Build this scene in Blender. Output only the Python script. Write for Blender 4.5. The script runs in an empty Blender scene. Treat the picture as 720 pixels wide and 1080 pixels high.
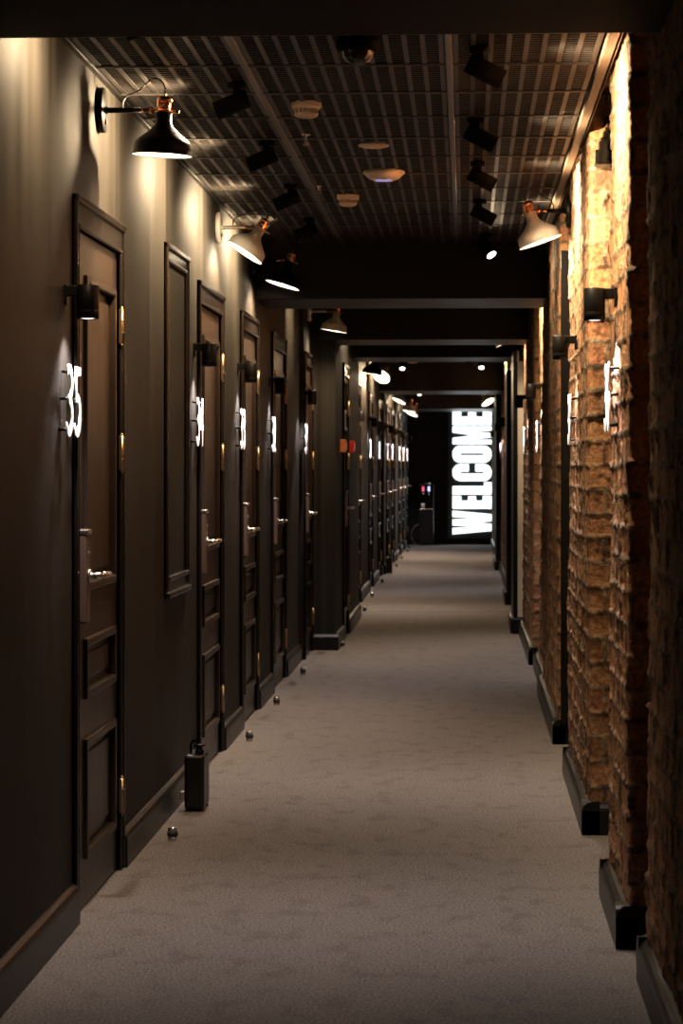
import bpy, bmesh, math, random
import numpy as np
from mathutils import Vector, Matrix, Euler

random.seed(5)
S = bpy.context.scene
COL = S.collection
PI = math.pi

# ------------------------------------------------------------------ camera
HEAD = 1.32                                   # eye height, metres
cam_d = bpy.data.cameras.new('camera')
cam = bpy.data.objects.new('camera', cam_d)
COL.objects.link(cam)
cam.location = (0, 0, HEAD)
cam.rotation_euler = (PI / 2, 0, math.atan(131 / 2600))
cam_d.sensor_fit = 'VERTICAL'
cam_d.sensor_height = 36.0
cam_d.lens = 2600 / 1080 * 36
cam_d.shift_y = -48 / 1080
cam_d.clip_start = 0.05
cam_d.clip_end = 200
cam_d.dof.use_dof = True
cam_d.dof.focus_distance = 9.0
cam_d.dof.aperture_fstop = 9.5
S.camera = cam

# ------------------------------------------------------------------ world and exposure
w = bpy.data.worlds.new('world')
S.world = w
w.use_nodes = True
w.node_tree.nodes['Background'].inputs[0].default_value = (0.9, 0.75, 0.62, 1)
w.node_tree.nodes['Background'].inputs[1].default_value = 0.001
S.view_settings.view_transform = 'Standard'
S.view_settings.look = 'None'
S.view_settings.gamma = 1
S.view_settings.use_curve_mapping = False
S.view_settings.exposure = 1.72

WARM = (1.0, 0.70, 0.43)                      # wall lamps
SPOTC = (1.0, 0.73, 0.43)                     # ceiling spotlights
COOL = (1.0, 0.88, 0.86)                      # door downlights
LAMP_W = 28.0
SPOT_W = 45.0
DOWN_W = 17.0
SIGN_E = .72


# ------------------------------------------------------------------ materials
def mat(name, base=(.5, .5, .5), rough=.5, metal=0.0, emit=None, estr=0.0, spec=0.5):
    m = bpy.data.materials.new(name)
    m.use_nodes = True
    b = m.node_tree.nodes['Principled BSDF']
    b.inputs['Base Color'].default_value = (*base, 1)
    b.inputs['Roughness'].default_value = rough
    b.inputs['Metallic'].default_value = metal
    b.inputs['Specular IOR Level'].default_value = spec
    if emit:
        b.inputs['Emission Color'].default_value = (*emit, 1)
        b.inputs['Emission Strength'].default_value = estr
    return m


def grain(m, scale=(60, 60, 1.2), c0=(.02, .018, .016), c1=(.04, .034, .03), r0=.3, r1=.5, detail=3, bump=0.0, nscale=1.0):
    """stretched noise in the object's own coordinates for colour and gloss"""
    nt = m.node_tree
    b = nt.nodes['Principled BSDF']
    tc = nt.nodes.new('ShaderNodeTexCoord')
    mp = nt.nodes.new('ShaderNodeMapping')
    mp.inputs['Scale'].default_value = scale
    nz = nt.nodes.new('ShaderNodeTexNoise')
    nz.inputs['Scale'].default_value = nscale
    nz.inputs['Detail'].default_value = detail
    nt.links.new(tc.outputs['Object'], mp.inputs[0])
    nt.links.new(mp.outputs[0], nz.inputs['Vector'])
    cr = nt.nodes.new('ShaderNodeValToRGB')
    cr.color_ramp.elements[0].position = .3
    cr.color_ramp.elements[1].position = .7
    cr.color_ramp.elements[0].color = (*c0, 1)
    cr.color_ramp.elements[1].color = (*c1, 1)
    nt.links.new(nz.outputs[0], cr.inputs[0])
    nt.links.new(cr.outputs[0], b.inputs['Base Color'])
    mr = nt.nodes.new('ShaderNodeMapRange')
    mr.inputs['To Min'].default_value = r0
    mr.inputs['To Max'].default_value = r1
    nt.links.new(nz.outputs[0], mr.inputs[0])
    nt.links.new(mr.outputs[0], b.inputs['Roughness'])
    if bump:
        bp = nt.nodes.new('ShaderNodeBump')
        bp.inputs['Strength'].default_value = bump
        bp.inputs['Distance'].default_value = .002
        nt.links.new(nz.outputs[0], bp.inputs['Height'])
        nt.links.new(bp.outputs[0], b.inputs['Normal'])
    return m


M = {}
M['wall'] = grain(mat('dark_wall_veneer', spec=.08), (26, 13, .35), (.0080, .0073, .0062), (.0235, .0209, .0175), .52, .66, 4, .12)
M['door'] = grain(mat('dark_brown_wood', spec=.25), (40, 40, 1.5), (.012, .0075, .0052), (.021, .0132, .009), .30, .40, 4)
M['casing'] = grain(mat('dark_casing_wood', spec=.35), (12, 12, 1.5), (.006, .0045, .0037), (.008, .006, .005), .22, .24, 2)
M['skirt'] = grain(mat('black_skirting', spec=.22), (30, 1, 30), (.0055, .0052, .0048), (.008, .0074, .0068), .32, .40, 2)
M['beam'] = grain(mat('black_beam_paint', spec=.2), (3, 3, 3), (.003, .0028, .0026), (.005, .0045, .004), .34, .45, 2)
M['mattbeam'] = grain(mat('matt_black_beam_paint', spec=.05), (3, 3, 3), (.003, .0028, .0026), (.005, .0045, .004), .6, .75, 2)
M['endwall'] = grain(mat('charcoal_wall_paint', spec=.3), (3, 3, 3), (.016, .0155, .015), (.020, .019, .0185), .5, .6, 2)
M['void'] = mat('black_plenum', (.006, .006, .006), .9)
M['grille'] = grain(mat('dark_steel_grille', spec=.5, metal=.6), (3, 3, 3), (.030, .027, .025), (.048, .042, .038), .38, .5, 2)
M['runner'] = grain(mat('dark_steel_runner', spec=.5, metal=.6), (2, 4, 2), (.09, .08, .07), (.14, .12, .10), .28, .4, 2)
M['edge'] = grain(mat('tan_edge_trim', spec=.4, metal=.3), (3, 6, 3), (.11, .08, .055), (.16, .115, .08), .4, .5, 2)
M['black'] = mat('satin_black_metal', (.0035, .0033, .0033), .42, spec=.14)
M['blackm'] = mat('matt_black_metal', (.003, .003, .003), .8, spec=.06)
M['white'] = mat('white_enamel', (.60, .58, .54), .4)
M['inner'] = mat('white_shade_lining', (.88, .86, .82), .5)
M['copper'] = mat('polished_copper', (.92, .50, .31), .26, 1.0)
M['brass'] = mat('aged_brass', (.34, .23, .13), .34, 1.0)
M['chrome'] = mat('satin_nickel', (.72, .68, .64), .25, 1.0)
M['bronze'] = mat('brown_bronze', (.085, .052, .038), .42, .25)
M['digit'] = mat('white_acrylic', (.92, .91, .92), .35)
M['bulb'] = mat('lit_bulb', (1, .9, .75), .4, emit=(1, .84, .62), estr=26.0)
M['lens'] = mat('lit_lens', (1, .9, .8), .4, emit=(1, .88, .70), estr=2.5)
M['dlens'] = mat('lit_downlight_lens', (1, .95, .93), .4, emit=(1, .9, .88), estr=2.0)
M['cable'] = mat('black_cable', (.012, .011, .010), .6)
M['cream'] = mat('cream_plastic', (.62, .50, .40), .5)
M['rubber'] = mat('black_rubber', (.012, .012, .012), .7)
M['red'] = mat('red_plastic', (.55, .03, .025), .4)
M['orange'] = mat('orange_plastic', (.62, .19, .05), .4)
M['letter'] = mat('lit_letter_face', (.95, .97, .97), .5, emit=(.90, .98, 1.0), estr=SIGN_E)
M['signbox'] = mat('dark_sign_box', (.022, .030, .031), .4)
M['bluel'] = mat('blue_indicator', (.1, .1, .3), .4, emit=(.32, .36, 1), estr=.9)
M['redl'] = mat('red_indicator', (.3, .05, .08), .4, emit=(1, .10, .18), estr=.35)
M['apled'] = mat('pale_blue_indicator', (.2, .2, .4), .4, emit=(.45, .45, 1), estr=.16)
M['jambw'] = mat('pale_grey_paint', (.50, .45, .38), .5)
M['paper'] = mat('white_label', (.75, .75, .73), .5)


def carpet():
    m = mat('brown_grey_carpet', rough=.95, spec=.1)
    nt = m.node_tree
    b = nt.nodes['Principled BSDF']
    tc = nt.nodes.new('ShaderNodeTexCoord')

    def noise(sc, det, stretch=(1, 1, 1)):
        mp = nt.nodes.new('ShaderNodeMapping')
        mp.inputs['Scale'].default_value = stretch
        n = nt.nodes.new('ShaderNodeTexNoise')
        n.inputs['Scale'].default_value = sc
        n.inputs['Detail'].default_value = det
        nt.links.new(tc.outputs['Object'], mp.inputs[0])
        nt.links.new(mp.outputs[0], n.inputs['Vector'])
        return n
    fine = noise(130, 3)
    mid = noise(1.0, 5, (11, 6, 1))
    big = noise(.9, 2)
    cr = nt.nodes.new('ShaderNodeValToRGB')
    cr.color_ramp.elements[0].position = .3
    cr.color_ramp.elements[1].position = .7
    cr.color_ramp.elements[0].color = (.060, .056, .054, 1)
    cr.color_ramp.elements[1].color = (.225, .207, .196, 1)
    nt.links.new(fine.outputs[0], cr.inputs[0])
    r2 = nt.nodes.new('ShaderNodeValToRGB')
    r2.color_ramp.elements[0].position = .33
    r2.color_ramp.elements[1].position = .47
    r2.color_ramp.elements[0].color = (.80, .79, .78, 1)
    r2.color_ramp.elements[1].color = (1, 1, 1, 1)
    nt.links.new(mid.outputs[0], r2.inputs[0])
    r3 = nt.nodes.new('ShaderNodeValToRGB')
    r3.color_ramp.elements[0].color = (.85, .85, .86, 1)
    r3.color_ramp.elements[1].color = (1.08, 1.06, 1.04, 1)
    nt.links.new(big.outputs[0], r3.inputs[0])
    x1 = nt.nodes.new('ShaderNodeMixRGB'); x1.blend_type = 'MULTIPLY'; x1.inputs[0].default_value = 1
    x2 = nt.nodes.new('ShaderNodeMixRGB'); x2.blend_type = 'MULTIPLY'; x2.inputs[0].default_value = 1
    nt.links.new(cr.outputs[0], x1.inputs[1]); nt.links.new(r2.outputs[0], x1.inputs[2])
    nt.links.new(x1.outputs[0], x2.inputs[1]); nt.links.new(r3.outputs[0], x2.inputs[2])
    nt.links.new(x2.outputs[0], b.inputs['Base Color'])
    bp = nt.nodes.new('ShaderNodeBump')
    bp.inputs['Strength'].default_value = .6
    bp.inputs['Distance'].default_value = .004
    nt.links.new(fine.outputs[0], bp.inputs['Height'])
    nt.links.new(bp.outputs[0], b.inputs['Normal'])
    return m


M['carpet'] = carpet()


def brick_mat():
    m = mat('old_brick', rough=.8, spec=.25)
    nt = m.node_tree
    b = nt.nodes['Principled BSDF']
    at = nt.nodes.new('ShaderNodeAttribute')
    at.attribute_name = 'brick'
    sep = nt.nodes.new('ShaderNodeSeparateColor')
    nt.links.new(at.outputs['Color'], sep.inputs[0])
    cr = nt.nodes.new('ShaderNodeValToRGB')
    e = cr.color_ramp.elements
    e[0].position = 0; e[0].color = (.13, .062, .036, 1)
    e[1].position = 1; e[1].color = (.34, .215, .115, 1)
    for p, c in ((.3, (.27, .130, .062, 1)), (.6, (.33, .175, .084, 1)), (.8, (.235, .100, .053, 1))):
        n = e.new(p); n.color = c
    nt.links.new(sep.outputs[0], cr.inputs[0])
    mx = nt.nodes.new('ShaderNodeMixRGB')
    nt.links.new(sep.outputs[1], mx.inputs[0])
    nt.links.new(cr.outputs[0], mx.inputs[1])
    dn = nt.nodes.new('ShaderNodeTexNoise'); dn.inputs['Scale'].default_value = 16; dn.inputs['Detail'].default_value = 4
    dr = nt.nodes.new('ShaderNodeValToRGB')
    dr.color_ramp.elements[0].position = .42; dr.color_ramp.elements[0].color = (.045, .030, .021, 1)
    dr.color_ramp.elements[1].position = .60; dr.color_ramp.elements[1].color = (.26, .185, .12, 1)
    tc0 = nt.nodes.new('ShaderNodeTexCoord')
    nt.links.new(tc0.outputs['Object'], dn.inputs['Vector'])
    nt.links.new(dn.outputs[0], dr.inputs[0])
    nt.links.new(dr.outputs[0], mx.inputs[2])
    m2 = nt.nodes.new('ShaderNodeMixRGB'); m2.blend_type = 'MULTIPLY'; m2.inputs[0].default_value = 1
    tc = nt.nodes.new('ShaderNodeTexCoord')
    nz = nt.nodes.new('ShaderNodeTexNoise'); nz.inputs['Scale'].default_value = 70; nz.inputs['Detail'].default_value = 5
    nt.links.new(tc.outputs['Object'], nz.inputs['Vector'])
    r2 = nt.nodes.new('ShaderNodeValToRGB')
    r2.color_ramp.elements[0].position = .3; r2.color_ramp.elements[0].color = (.50, .48, .46, 1)
    r2.color_ramp.elements[1].position = .7; r2.color_ramp.elements[1].color = (1.15, 1.12, 1.08, 1)
    nt.links.new(nz.outputs[0], r2.inputs[0])
    nt.links.new(mx.outputs[0], m2.inputs[1]); nt.links.new(r2.outputs[0], m2.inputs[2])
    # shade inside the arched gap, painted near-black with its gloss removed
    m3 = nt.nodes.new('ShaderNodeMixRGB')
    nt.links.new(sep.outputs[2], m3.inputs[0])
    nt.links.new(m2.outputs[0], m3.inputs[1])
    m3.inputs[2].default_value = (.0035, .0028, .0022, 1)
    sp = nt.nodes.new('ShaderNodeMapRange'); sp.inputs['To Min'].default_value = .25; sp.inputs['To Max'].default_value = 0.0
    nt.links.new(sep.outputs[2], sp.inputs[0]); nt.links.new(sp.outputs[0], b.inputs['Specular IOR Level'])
    nt.links.new(m3.outputs[0], b.inputs['Base Color'])
    # crumbly surface: coarse grit, pits and fine tooling
    n2 = nt.nodes.new('ShaderNodeTexNoise'); n2.inputs['Scale'].default_value = 42; n2.inputs['Detail'].default_value = 9; n2.inputs['Roughness'].default_value = .68
    nt.links.new(tc.outputs['Object'], n2.inputs['Vector'])
    vo = nt.nodes.new('ShaderNodeTexVoronoi'); vo.inputs['Scale'].default_value = 55; vo.feature = 'DISTANCE_TO_EDGE'
    nt.links.new(tc.outputs['Object'], vo.inputs['Vector'])
    vr = nt.nodes.new('ShaderNodeMapRange'); vr.inputs['From Max'].default_value = .12; vr.inputs['To Max'].default_value = .10
    nt.links.new(vo.outputs[0], vr.inputs[0])
    ad = nt.nodes.new('ShaderNodeMath'); ad.operation = 'ADD'
    nt.links.new(n2.outputs[0], ad.inputs[0]); nt.links.new(vr.outputs[0], ad.inputs[1])
    bp = nt.nodes.new('ShaderNodeBump'); bp.inputs['Strength'].default_value = .8; bp.inputs['Distance'].default_value = .008
    nt.links.new(ad.outputs[0], bp.inputs['Height']); nt.links.new(bp.outputs[0], b.inputs['Normal'])
    return m


M['brick'] = brick_mat()


# ------------------------------------------------------------------ mesh helpers
class MB:
    def __init__(self):
        self.bm = bmesh.new()

    def _new(self, verts, mi, bevel=0):
        fs = set()
        for v in verts:
            for f in v.link_faces:
                fs.add(f)
        for f in fs:
            f.material_index = mi
        if bevel:
            es = {e for v in verts for e in v.link_edges}
            r = bmesh.ops.bevel(self.bm, geom=list(es), offset=bevel, segments=2, affect='EDGES', profile=.5)
            for f in r['faces']:
                f.material_index = mi

    def box(self, x0, x1, y0, y1, z0, z1, bevel=0, mi=0, mtx=None):
        m = Matrix.Translation(((x0 + x1) / 2, (y0 + y1) / 2, (z0 + z1) / 2)) @ Matrix.Diagonal((abs(x1 - x0), abs(y1 - y0), abs(z1 - z0), 1))
        if mtx:
            m = mtx @ m
        r = bmesh.ops.create_cube(self.bm, size=1, matrix=m)
        self._new(r['verts'], mi, bevel)
        return self

    def cyl(self, p0, p1, r0, r1=None, seg=20, mi=0, caps=True):
        p0, p1 = Vector(p0), Vector(p1)
        r1 = r0 if r1 is None else r1
        d = p1 - p0
        m = Matrix.Translation((p0 + p1) / 2) @ d.to_track_quat('Z', 'Y').to_matrix().to_4x4()
        r = bmesh.ops.create_cone(self.bm, cap_ends=caps, segments=seg, radius1=r0, radius2=r1, depth=d.length, matrix=m)
        self._new(r['verts'], mi)
        for v in r['verts']:
            for f in v.link_faces:
                f.smooth = len(f.verts) == 4
        return self

    def lathe(self, prof, mtx=None, seg=40, mi=0, mis=None):
        """prof: (radius, z) list turned about z"""
        mtx = mtx or Matrix()
        rings = []
        for r, z in prof:
            if r < 1e-5:
                rings.append([self.bm.verts.new(mtx @ Vector((0, 0, z)))])
            else:
                rings.append([self.bm.verts.new(mtx @ Vector((r * math.cos(2 * PI * k / seg), r * math.sin(2 * PI * k / seg), z))) for k in range(seg)])
        for i in range(len(rings) - 1):
            a, b = rings[i], rings[i + 1]
            for k in range(seg):
                k2 = (k + 1) % seg
                vs = [a[k % len(a)], a[k2 % len(a)], b[k2 % len(b)], b[k % len(b)]]
                u = []
                for v in vs:
                    if v not in u:
                        u.append(v)
                if len(u) > 2:
                    f = self.bm.faces.new(u)
                    f.smooth = True
                    f.material_index = mis[i] if mis else mi
        return self

    def tube(self, pts, rad, seg=8, mi=0):
        pts = [Vector(p) for p in pts]
        rings = []
        for i, p in enumerate(pts):
            d = (pts[min(i + 1, len(pts) - 1)] - pts[max(i - 1, 0)]).normalized()
            q = d.to_track_quat('Z', 'Y')
            rings.append([self.bm.verts.new(p + q @ Vector((rad * math.cos(2 * PI * k / seg), rad * math.sin(2 * PI * k / seg), 0))) for k in range(seg)])
        for a, b in zip(rings, rings[1:]):
            for k in range(seg):
                f = self.bm.faces.new([a[k], a[(k + 1) % seg], b[(k + 1) % seg], b[k]])
                f.smooth = True
                f.material_index = mi
        for r in (rings[0], rings[-1]):
            self.bm.faces.new(r).material_index = mi
        return self

    def prism(self, poly, a, b, fn, mi=0):
        """poly of 2-D points swept from a to b; fn(u, v, t) -> point"""
        A = [self.bm.verts.new(fn(u, v, a)) for u, v in poly]
        B = [self.bm.verts.new(fn(u, v, b)) for u, v in poly]
        n = len(poly)
        fs = [self.bm.faces.new(A), self.bm.faces.new(list(reversed(B)))]
        for i in range(n):
            fs.append(self.bm.faces.new([A[i], B[i], B[(i + 1) % n], A[(i + 1) % n]]))
        for f in fs:
            f.material_index = mi
            f.normal_update()
        bmesh.ops.triangulate(self.bm, faces=fs[:2])
        return self

    def strip(self, outer, inner, a, b, fn, closed=True, mi=0):
        """solid between two matching outlines (a letter with a counter)"""
        n = len(outer)
        V = [[self.bm.verts.new(fn(u, v, t)) for u, v in L] for L in (outer, inner) for t in (a, b)]
        oa, ob, ia, ib = V
        for i in range(n if closed else n - 1):
            j = (i + 1) % n
            for q in ([oa[i], oa[j], ia[j], ia[i]], [ob[j], ob[i], ib[i], ib[j]], [oa[j], oa[i], ob[i], ob[j]], [ia[i], ia[j], ib[j], ib[i]]):
                self.bm.faces.new(q).material_index = mi
        if not closed:
            for i in (0, n - 1):
                self.bm.faces.new([oa[i], ia[i], ib[i], ob[i]]).material_index = mi
        return self

    def mesh(self, name, mats):
        bmesh.ops.recalc_face_normals(self.bm, faces=self.bm.faces[:])
        me = bpy.data.meshes.new(name)
        self.bm.to_mesh(me)
        self.bm.free()
        for m in (mats if isinstance(mats, (list, tuple)) else [mats]):
            me.materials.append(m)
        return me

    def build(self, name, mats, parent=None, loc=(0, 0, 0), rot=None):
        o = bpy.data.objects.new(name, self.mesh(name, mats))
        COL.objects.link(o)
        o.location = loc
        if rot:
            o.rotation_euler = rot
        o.parent = parent
        return o


def tag(o, label=None, cat=None, group=None, kind=None):
    for k, v in (('label', label), ('category', cat), ('group', group), ('kind', kind)):
        if v:
            o[k] = v
    return o


def empty(name, loc, rz=0.0):
    o = bpy.data.objects.new(name, None)
    o.empty_display_size = .1
    COL.objects.link(o)
    o.location = loc
    o.rotation_euler = (0, 0, rz)
    return o


def copy_tree(o, parent=None):
    c = o.copy()
    COL.objects.link(c)
    c.parent = parent
    for ch in list(o.children):
        copy_tree(ch, c)
    return c


def light(name, kind, parent, loc, power, color, rot=None, **kw):
    d = bpy.data.lights.new(name, kind)
    d.energy = power
    d.color = color
    for k, v in kw.items():
        setattr(d, k, v)
    o = bpy.data.objects.new(name, d)
    COL.objects.link(o)
    o.location = loc
    if rot is not None:
        o.rotation_euler = rot
    o.parent = parent
    return o


def structure(o, label, cat):
    return tag(o, label, cat, kind='structure')


# ------------------------------------------------------------------ floor
f = MB()
f.box(-1.6, 1.3, -1.0, 22.55, -.06, 0)
structure(f.build('floor', M['carpet']), 'brown grey carpet running the length of the corridor', 'floor')
f = MB()
f.box(-1.6, 1.3, 22.57, 42.2, -.06, -.001)
structure(f.build('floor', M['carpet'], loc=(0, 0, 0)), 'second length of brown grey carpet beyond the seam', 'floor')
f = MB()
f.box(-1.02, .45, 22.53, 22.59, -.02, .003, .001)
structure(f.build('trim_1', mat('grey_carpet_bar', (.11, .095, .085), .5)), 'thin carpet joint bar across the corridor floor', 'trim')

# ------------------------------------------------------------------ left wall
DW, DH = 1.02, 2.11
#        y of the frame, wall x, width
DOORS = [(7.07, -1.135, 1.0), (10.38, -1.135, 1.04), (12.37, -1.135, 1.0), (14.35, -1.135, 1.08), (16.80, -1.105, .885),
         (18.68, -.935, .80),
         (22.90, -1.03, 1.05), (26.10, -1.03, 1.0), (28.80, -1.03, 1.0), (30.90, -1.00, 1.0), (32.90, -1.00, 1.05),
         (35.90, -.985, 1.05), (38.10, -.985, 1.05), (40.55, -.985, 1.05)]
NUMS = ['35', '34', '33', '32', '31', None, '30', '29', '28', '27', '26', '25', '24', '23']
SEGS = [(1.0, 16.79, -1.135), (16.79, 17.69, -1.105), (17.69, 21.60, -.935), (21.60, 30.2, -1.03), (30.2, 34.5, -1.00), (34.5, 41.9, -.985)]
WT = .22
for si, (a, b, x) in enumerate(SEGS):
    wl = MB()
    holes = [(y + .06, y + wd - .06) for y, dx, wd in DOORS if a <= y < b]
    t = a
    for h0, h1 in holes:
        wl.box(x - WT, x, t, h0, 0, 2.8)
        wl.box(x - WT, x, h0, min(h1, b), DH - .07, 2.8)
        t = h1
    if t < b:
        wl.box(x - WT, x, t, b, 0, 2.8)
    if si == 2:
        wl.box(-1.40, x - WT, 17.69, 18.40, 0, 2.8)
    structure(wl.build('wall_left', M['wall']), ['dark veneered wall with doors 35 to 32 along the corridor', 'short dark wall around door 31 before the column',
              'dark column and wall stepping out into the corridor', 'dark wall with doors beyond the column', 'dark wall around middle far doors',
              'dark wall with the last doors before the end wall'][si], 'wall')


def skirting(a, b, x, name, side, label):
    """rounded-shoulder skirting, x is the wall face, side +1 grows to +x"""
    p = [(-.01, 0), (.024, 0), (.024, .088), (.022, .097), (.016, .108), (.006, .117), (-.01, .120)]
    k = MB()
    k.prism(p, a, b, lambda u, v, t: (x + side * u, t, v))
    o = k.build(name, M['skirt'])
    for pl in o.data.polygons:
        pl.use_smooth = False
    structure(o, label, 'skirting board')


edges = []
for a, b, x in SEGS:
    ds = [(y, y + wd) for y, dx, wd in DOORS if a <= y < b]
    t = a
    for d0, d1 in ds:
        if d0 - t > .05:
            edges.append((t, d0, x))
        t = d1
    if b - t > .05:
        edges.append((t, b, x))
for i, (a, b, x) in enumerate(edges):
    skirting(a, b, x, 'baseboard_left', 1, 'black skirting board length %d along the doors' % (i + 1))
k = MB()
k.box(-1.10, -.911, 17.665, 17.70, 0, .095, .004)
k.prism([(-.024, .09), (-.024, .097), (-.014, .113), (0, .12), (.01, .12), (.01, .09)], -1.10, -.911, lambda u, v, t: (t, 17.69 + u, v))
structure(k.build('baseboard_front', M['skirt']), 'black skirting across the front of the column', 'skirting board')


# ------------------------------------------------------------------ doors
def bead_frame(k, y0, y1, z0, z1, x0, x1, wdt=.020):
    bv = .005
    k.box(x0, x1, y0, y1, z1 - wdt, z1, bv)
    k.box(x0, x1, y0, y1, z0, z0 + wdt, bv)
    k.box(x0, x1, y0, y0 + wdt, z0 + wdt * .6, z1 - wdt * .6, bv)
    k.box(x0, x1, y1 - wdt, y1, z0 + wdt * .6, z1 - wdt * .6, bv)


def casing_mb(W, H, J=.065, HEADW=.095, bottom=None):
    k = MB()
    z0 = bottom or 0
    k.box(-.02, .009, 0, J, z0, H, .003)
    k.box(-.02, .009, W - J, W, z0, H, .003)
    k.box(-.02, .010, 0, W, H - HEADW, H, .003)
    # raised outer bead and cap
    k.box(-.01, .017, 0, .018, z0, H, .005)
    k.box(-.01, .017, W - .018, W, z0, H, .005)
    k.box(-.01, .021, 0, W, H - .022, H, .005)
    k.box(-.01, .014, J - .014, J, z0, H - HEADW, .005)
    k.box(-.01, .014, W - J, W - J + .014, z0, H - HEADW, .005)
    k.box(-.01, .016, J - .014, W - J + .014, H - HEADW, H - HEADW + .016, .005)
    return k


def make_door(n, y, x, W, flush=False):
    root = empty('door_%d' % n, (x, y, 0))
    casing_mb(W, DH).build('door_casing', M['casing'], root)
    a, b = .068, W - .068
    pa, pb = .25, W - .145                     # panel column
    zs = [(.955, 1.885), (.632, .798), (.155, .498)]
    k = MB()
    XF, XB = -.004, -.044
    if flush:
        zs = [(1.74, 1.99), (.20, 1.62)]
        pa = .16
    k.box(XB, XF, a, pa, .008, DH - .097)
    k.box(XB, XF, pb, b, .008, DH - .097)
    lev = sorted(zs)
    t = .008
    for z0, z1 in lev:
        k.box(XB, XF, pa, pb, t, z0)
        t = z1
    k.box(XB, XF, pa, pb, t, DH - .097)
    leaf = k.build('door_leaf', M['door'], root)
    for z0, z1 in lev:
        p = MB()
        p.box(XB, XF - .014, pa, pb, z0, z1)
        bead_frame(p, pa - .008, pb + .008, z0 - .008, z1 + .008, XF - .018, XF + .012, .026)
        if z1 - z0 > .12:
            p.box(XF - .02, XF - .006, pa + .05, pb - .05, z0 + .045, z1 - .045, .005)
        p.build('panel', M['door'], leaf)
    # lock, lever, hinges
    k = MB()
    k.box(-.010, .030, .085, .155, .86, 1.13, .006)
    lk = k.build('lock_plate', M['bronze'], root)
    k = MB()
    k.box(-.010, .034, .083, .157, 1.118, 1.136, .004)
    tag(k.build('lock_cap', M['chrome'], lk), 'pale nickel top cap')
    k = MB()
    k.cyl((.028, .120, 1.0), (.078, .120, 1.0), .0095)
    k.cyl((.072, .115, 1.0), (.074, .240, 1.0), .0105, .009)
    k.lathe([(0, .0), (.019, 0), (.019, .008), (0, .008)], Matrix.Translation((.029, .120, 1.0)) @ Matrix.Rotation(PI / 2, 4, 'Y'), 20)
    tag(k.build('lever', M['chrome'], lk), 'nickel lever handle')
    k = MB()
    k.cyl((.028, .12, 1.065), (.033, .12, 1.065), .006)
    k.build('card_light', M['chrome'], lk)
    for z in (1.777, 1.363, .245):
        k = MB()
        yh = W - .066
        k.cyl((.014, yh, z - .058), (.014, yh, z + .058), .0075, seg=12)
        k.cyl((.014, yh, z + .058), (.014, yh, z + .066), .007, .003, seg=12)
        k.cyl((.014, yh, z - .066), (.014, yh, z - .058), .003, .007, seg=12)
        k.box(.006, .0150, yh - .012, yh + .010, z - .055, z + .055, .001)
        for zz in (-.02, .02):
            k.cyl((.014, yh, z + zz - .001), (.014, yh, z + zz + .001), .0105, seg=12)
        k.build('hinge', M['brass'], root)
    return root


DOOR_LABELS = ['dark panelled door beside white number 35', 'dark panelled door beside white number 34', 'dark panelled door beside white number 33',
               'dark panelled door beside white number 32', 'dark panelled door beside number 31 against the column', 'plain dark service door between column and red call point']
for i, (y, x, W) in enumerate(DOORS):
    d = make_door(i + 1, y, x, W, flush=(i == 5))
    lab = DOOR_LABELS[i] if i < 6 else 'dark panelled door, number %d of eight beyond the red call point' % (i - 5)
    structure(d, lab, 'door')

# framed wall panel between doors 35 and 34
wp = empty('wall_panel', (-1.135, 9.24, 0))
tag(wp, 'tall narrow framed panel on the dark wall between doors 35 and 34', 'wall panel')
k = casing_mb(.72, 2.168, .06, .075, .85)
k.box(-.02, .010, 0, .72, .82, .90, .003)
k.box(-.01, .024, 0, .72, .82, .845, .006)
k.box(-.01, .020, .05, .67, .885, .905, .005)
k.build('panel_frame', M['casing'], wp)
k = MB()
k.box(-.02, .003, .058, .662, .895, 2.10)
k.build('panel_board', M['wall'], wp)


# ------------------------------------------------------------------ brick right wall
def vnoise(u, v, freq, seed):
    rs = np.random.RandomState(seed)
    lat = rs.rand(256, 256)
    uu, vv = u * freq + 17.3, v * freq + 9.1
    i, j = np.floor(uu).astype(int), np.floor(vv).astype(int)
    fu, fv = uu - i, vv - j
    fu, fv = fu * fu * (3 - 2 * fu), fv * fv * (3 - 2 * fv)
    g = lambda a, b: lat[a % 256, b % 256]
    return (g(i, j) * (1 - fu) * (1 - fv) + g(i + 1, j) * fu * (1 - fv) + g(i, j + 1) * (1 - fu) * fv + g(i + 1, j + 1) * fu * fv)


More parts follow.
